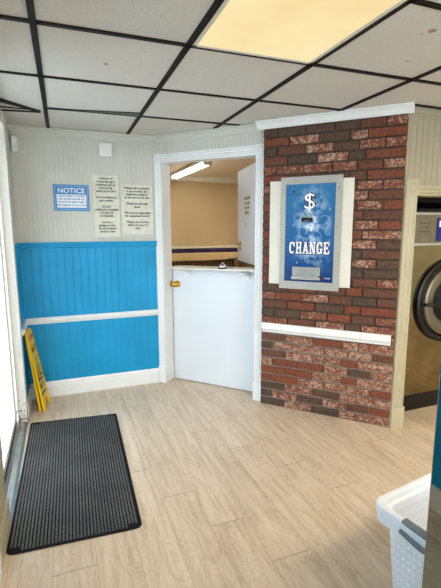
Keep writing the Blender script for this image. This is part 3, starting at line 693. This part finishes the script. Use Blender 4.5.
# ------------------------------------------------------------------ wet floor sign, folded and leaning in the corner
e = thing('wet_floor_sign', 'yellow folded wet floor sign leaning in the corner by the blue wainscot', 'floor sign', (-.18, 3.52, 0)); O = Vector((-.18, 3.52, 0))
def sign_panel(d, name):
    BN, BF = Vector((-.176-d, 3.385, .0)), Vector((-.140-d, 3.610, .0))
    TN, TF = Vector((-.268-d*.2, 3.415, .648)), Vector((-.248-d*.2, 3.610, .640))
    def S(u, v): return (BN*(1-u)+BF*u)*(1-v)+(TN*(1-u)+TF*u)*v
    nrm = (BF-BN).cross(TN-BN).normalized()
    out = [(0, 0), (.30, 0), (.34, .08), (.42, .12), (.58, .12), (.66, .08), (.70, 0), (1, 0), (1, .95), (.88, .99), (.7, 1), (.3, 1), (.12, .99), (0, .95)]
    b = MB(); b.poly([S(*q)-nrm*0 for q in out], nrm*-.014 if nrm.x > 0 else nrm*.014)
    return b, S, (nrm if nrm.x > 0 else -nrm)
b, S, nr = sign_panel(0, 'front'); b.build('front_panel', M['yellow'], e, origin=O, bevel=.003)
b, _, _ = sign_panel(.030, 'back'); b.build('back_panel', M['yellow'], e, origin=O, bevel=.003)
b = MB(); b.tube([S(.15, .985)-nr*.012, S(.85, .985)-nr*.012], .009, 10); b.build('hinge_bar', M['yellow'], e, origin=O)
rt = (S(1, .5)-S(0, .5)).normalized(); upv = (S(.5, 1)-S(.5, 0)).normalized()
def st(s_, sz, u, v, mt='ink', xs=1): text(s_, sz, S(u, v)-O+nr*.001, rt, upv, M[mt], e, xs=xs, bold=.001)
st('CAUTION', .040, .5, .90, 'red'); st('WET', .075, .5, .75, 'black'); st('FLOOR', .058, .5, .29, 'black'); st('PISO MOJADO', .028, .5, .20, 'black')
b = MB()
def flat(pts): b.poly([S(*q)+nr*.0004 for q in pts], nr*.0012)
flat([(.12, .38), (.2, .38), (.52, .64), (.5, .67)]); flat([(.5, .67), (.52, .64), (.86, .38), (.92, .38)]); flat([(.12, .36), (.92, .36), (.92, .38), (.12, .38)])
flat([(.42, .46), (.5, .45), (.62, .55), (.56, .56)]); flat([(.56, .57), (.62, .57), (.62, .60), (.56, .60)]); flat([(.36, .41), (.72, .41), (.60, .45), (.48, .44)])
b.build('warning_symbol', M['black'], e, origin=O)

# ------------------------------------------------------------------ laundry basket
BA = math.radians(8.5)
BFm = Frame((1.048, 1.140, 0), BA)      # local: x to the right along the far side, y negative towards camera
Lb, Wb = .60, .44
bk = thing('laundry_basket', 'white perforated plastic laundry basket with grey handles at lower right', 'basket', (Lb/2, -Wb/2, 0), BFm)
O = Vector((Lb/2, -Wb/2, 0))
def rrect(inset, r, n=8):
    x0, x1, y0, y1 = inset, Lb-inset, -Wb+inset, -inset; pts = []
    for cx, cy, a0 in ((x1-r, y1-r, 0), (x0+r, y1-r, 90), (x0+r, y0+r, 180), (x1-r, y0+r, 270)):
        for k in range(n+1):
            a = math.radians(a0+90*k/n); pts.append(Vector((cx+math.cos(a)*r, cy+math.sin(a)*r, 0)))
    return pts
def resample(pts, n):
    pts = pts+[pts[0]]; L = [0]
    for a, c in zip(pts, pts[1:]): L.append(L[-1]+(c-a).length)
    out = []; k = 0
    for i in range(n):
        s_ = L[-1]*i/n
        while L[k+1] < s_: k += 1
        out.append(pts[k].lerp(pts[k+1], (s_-L[k])/(L[k+1]-L[k])))
    return out
N = 300
topz = .40
def loop(inset, r, z): return [Vector((p.x, p.y, z)) for p in resample(rrect(inset, r), N)]
b = MB(); zs = [.012]
z = .035
while z < .30: zs += [z, z+.008]; z += .031
zs += [.345]
def body_inset(z): return .036+(.345-z)*.07
rings = [[b.bm.verts.new(p) for p in loop(body_inset(z), .045, z)] for z in zs]
for k in range(len(rings)-1):
    for i in range(N):
        if k % 2 == 1 and i % 4 == 0: continue     # slot
        b.bm.faces.new((rings[k][i], rings[k][(i+1) % N], rings[k+1][(i+1) % N], rings[k+1][i]))
b.bm.faces.new(rings[0][::-1])
ob = b.build('body', M['basket'], bk, origin=O); sm = ob.modifiers.new('thick', 'SOLIDIFY'); sm.thickness = .0025
b = MB(); prof = [(.036, .315), (.030, .318), (.012, .332), (.004, .338), (.003, .362), (.000, .366), (.0, .396), (.002, .401), (.006, .403), (.022, .403), (.026, .400), (.028, .380), (.040, .376), (.044, .345)]
rings = [[b.bm.verts.new(p) for p in loop(i_, .05, z)] for i_, z in prof]
for a, c in zip(rings, rings[1:]):
    for i in range(N): b.bm.faces.new((a[i], a[(i+1) % N], c[(i+1) % N], c[i]))
ob = b.build('rim', M['basket'], bk, origin=O); sm = ob.modifiers.new('thick', 'SOLIDIFY'); sm.thickness = .003
for sx in (0, 1):
    X = (lambda x: x) if sx == 0 else (lambda x: Lb-x)
    b = MB(); y0_, y1_ = -Wb/2-.085, -Wb/2+.085
    hp = []
    for k in range(9):
        a = k/8; y_ = y1_+(y0_-y1_)*a; hp.append((X(.010-.004*math.sin(math.pi*a)), y_, .398+.003*math.sin(math.pi*a)))
    b.tube(hp, .010, 10)
    b.box(min(X(.002), X(.028)), max(X(.002), X(.028)), y0_, y1_, .390, .407)
    h = b.build('handle', M['grey'], bk, origin=O, smooth=False, bevel=.003)
    b = MB(); b.tube([(X(-.001), y1_, .366), (X(-.006), y1_-.04, .362), (X(-.007), (y0_+y1_)/2, .356), (X(-.006), y0_+.04, .362), (X(-.001), y0_, .366)], .009, 10)
    b.build('grip', M['grey'], h)
    for q in [o_ for o_ in COL.objects if o_.parent == h]:
        for v in q.data.vertices: v.co -= O

# ------------------------------------------------------------------ washing machine at the right edge (front towards the entrance)
O = Vector((.700, .593, 0))
e = thing('washing_machine', 'stainless steel washing machine whose edge cuts in at the lower right', 'washing machine', O)
b = MB(); b.box(.700, 1.45, -.16, .593, .10, 1.17); b.build('cabinet', M['washer'], e, origin=O, bevel=.004)
b = MB(); b.box(.72, 1.44, -.15, .583, 0, .10); b.build('plinth', M['black'], e, origin=O)
mt = Matrix.Translation((.700, .216, .72)) @ Matrix.Rotation(math.radians(-90), 4, 'Y')
b = MB(); b.lathe([(.25, 0), (.25, .03), (.235, .045), (.19, .045), (.18, .03)], 40, mt); d = b.build('door', M['chrome'], e, origin=O, smooth=True)
b = MB(); b.lathe([(.182, .02), (.12, .045), (0, .055)], 40, mt); b.build('glass', M['darkglass'], d, smooth=True, origin=O)
b = MB(); b.box(.688, .702, -.12, .55, 1.01, 1.15); b.build('control_panel', M['dryer_panel'], e, origin=O, bevel=.004)
b = MB(); b.box(.684, .690, .12, .30, 1.04, 1.12); b.build('display', M['labelblue'], e, origin=O)

# ------------------------------------------------------------------ dryer in the alcove
O = Vector((2.79, 2.35, 0))
e = thing('tumble_dryer', 'large stainless tumble dryer with round black-rimmed door in the alcove', 'dryer', O)
x0, x1, FYd = 2.30, 3.24, 2.35
b = MB(); b.box(x0, x1, FYd, 3.2, .130, 1.295); b.build('front_cabinet', M['polish'], e, origin=O, bevel=.004)
b = MB(); b.box(x0+.01, x1-.01, FYd+.003, 3.18, 0, .130); b.build('plinth', M['screen'], e, origin=O)
b = MB(); b.box(x0, x1, FYd-.006, FYd+.10, 1.306, 1.512); b.build('control_panel', M['dryer_panel'], e, origin=O, bevel=.003)
b = MB(); b.box(x0, x1, FYd-.016, FYd+.12, 1.290, 1.308); b.box(x0, x1, FYd-.012, FYd+.12, 1.512, 1.530); b.build('ledge', M['steel'], e, origin=O)
b = MB(); b.box(x0+.01, x1-.01, FYd+.11, 3.18, 1.295, 1.56); b.build('upper_housing', M['blackmat'], e, origin=O)
mt = Matrix.Translation((2.79, FYd, .862)) @ Matrix.Rotation(math.radians(90), 4, 'X')
b = MB(); b.lathe([(.325, 0), (.325, .020), (.315, .030), (.285, .032), (.272, .020), (.272, 0)], 56, mt); g = b.build('gasket', M['blackmat'], e, origin=O, smooth=True)
b = MB(); b.lathe([(.270, .004), (.270, .040), (.262, .050), (.20, .046), (.172, .030), (.166, .012)], 56, mt); dd = b.build('door', M['ring'], e, origin=O, smooth=True)
b = MB(); b.lathe([(.170, .014), (.12, .020), (.0, .026)], 56, mt); b.build('glass', M['darkglass'], dd, origin=O, smooth=True)
b = MB(); b.tube([(2.51, FYd-.05, .852), (2.58, FYd-.075, .85), (2.64, FYd-.06, .875)], .013, 8); b.build('handle', M['blackmat'], dd, origin=O, smooth=True)
b = MB(); b.box(2.620, 2.76, FYd-.0085, FYd-.006, 1.320, 1.490); b.build('display_label', M['labelblue'], e, origin=O)
b = MB(); b.box(2.645, 2.74, FYd-.0105, FYd-.0085, 1.425, 1.470); b.build('label_window', M['whitepaper'], e, origin=O, bevel=.003)
for xl in (2.46, 2.56):
    b = MB(); b.box(xl, xl+.003, FYd-.008, FYd-.006, 1.315, 1.50); b.build('panel_line', M['grey'], e, origin=O)
for i, s_ in enumerate(('INSTRUCTIONS', 'LOAD DRYER', 'INSERT COINS')):
    text(s_, .016, Vector((2.512, FYd-.0066, 1.45-i*.03))-O, (1, 0, 0), (0, 0, 1), M['ink'], e, xs=.8)

# ------------------------------------------------------------------ back room furniture
O = Vector((2.0, 5.6, 0))
e = thing('back_counter', 'long pale counter with dark slatted underside against the tan back room wall', 'counter', O)
b = MB(); b.box(1.1, 2.62, 5.71, 6.19, 1.128, 1.150); b.build('top_board', M['ivory'], e, origin=O, bevel=.003)
b = MB(); b.box(1.1, 2.62, 5.75, 6.19, .965, 1.128); b.build('recess', M['blackmat'], e, origin=O)
b = MB(); pr_ = [(1.1, .965), (1.3, .968), (1.8, .962), (2.2, .966), (2.40, .985), (2.45, 1.03), (2.45, 1.068), (1.1, 1.072)]
b.poly([(x, 5.58, z) for x, z in pr_], (0, .16, 0)); b.build('front_panel', M['beige_panel'], e, origin=O, bevel=.008)
b = MB(); b.box(1.1, 2.40, 5.66, 6.19, 0, .965); b.build('cabinet', M['darkslat'], e, origin=O)
b = MB()
for k_ in range(24): b.box(1.12+k_*.053, 1.145+k_*.053, 5.648, 5.66, .02, .945)
b.build('slats', M['brownwood'], e, origin=O)
O = Vector((2.0, 5.68, 1.072))
b = MB(); pts = [(1.12, 1.092), (1.4, 1.095), (1.7, 1.092), (1.95, 1.098), (2.1, 1.104), (2.25, 1.108), (2.4, 1.10), (2.44, 1.10)]
for (xa, za), (xb, zb) in zip(pts, pts[1:]): b.tube([(xa, 5.66, za), (xb, 5.66, zb)], .019 if xa < 1.9 else .026, 10)
tag(b.build('folded_cloth', M['purple'], origin=O, smooth=True), 'dark purple cloth rolled along the gap of the back room counter', 'cloth')
b = MB(); b.lathe([(0, 0), (.06, .005), (.075, .03), (.06, .06), (.02, .075), (0, .075)], 14, Matrix.Translation((2.50, 5.52, 1.035)))
tag(b.build('cloth_bundle', M['pinkcloth'], origin=(2.50, 5.52, 1.035), smooth=True), 'small pink and purple cloth bundle at the right end of the back counter', 'cloth')
b = MB(); b.box(2.42, 2.98, 5.2, 5.57, 0, 1.0); b.box(2.41, 2.99, 5.19, 5.575, 1.0, 1.034)
tag(b.build('side_cabinet', M['brownwood'], origin=(2.7, 5.4, 0)), 'brown wooden cabinet behind the open upper leaf in the back room', 'cabinet')
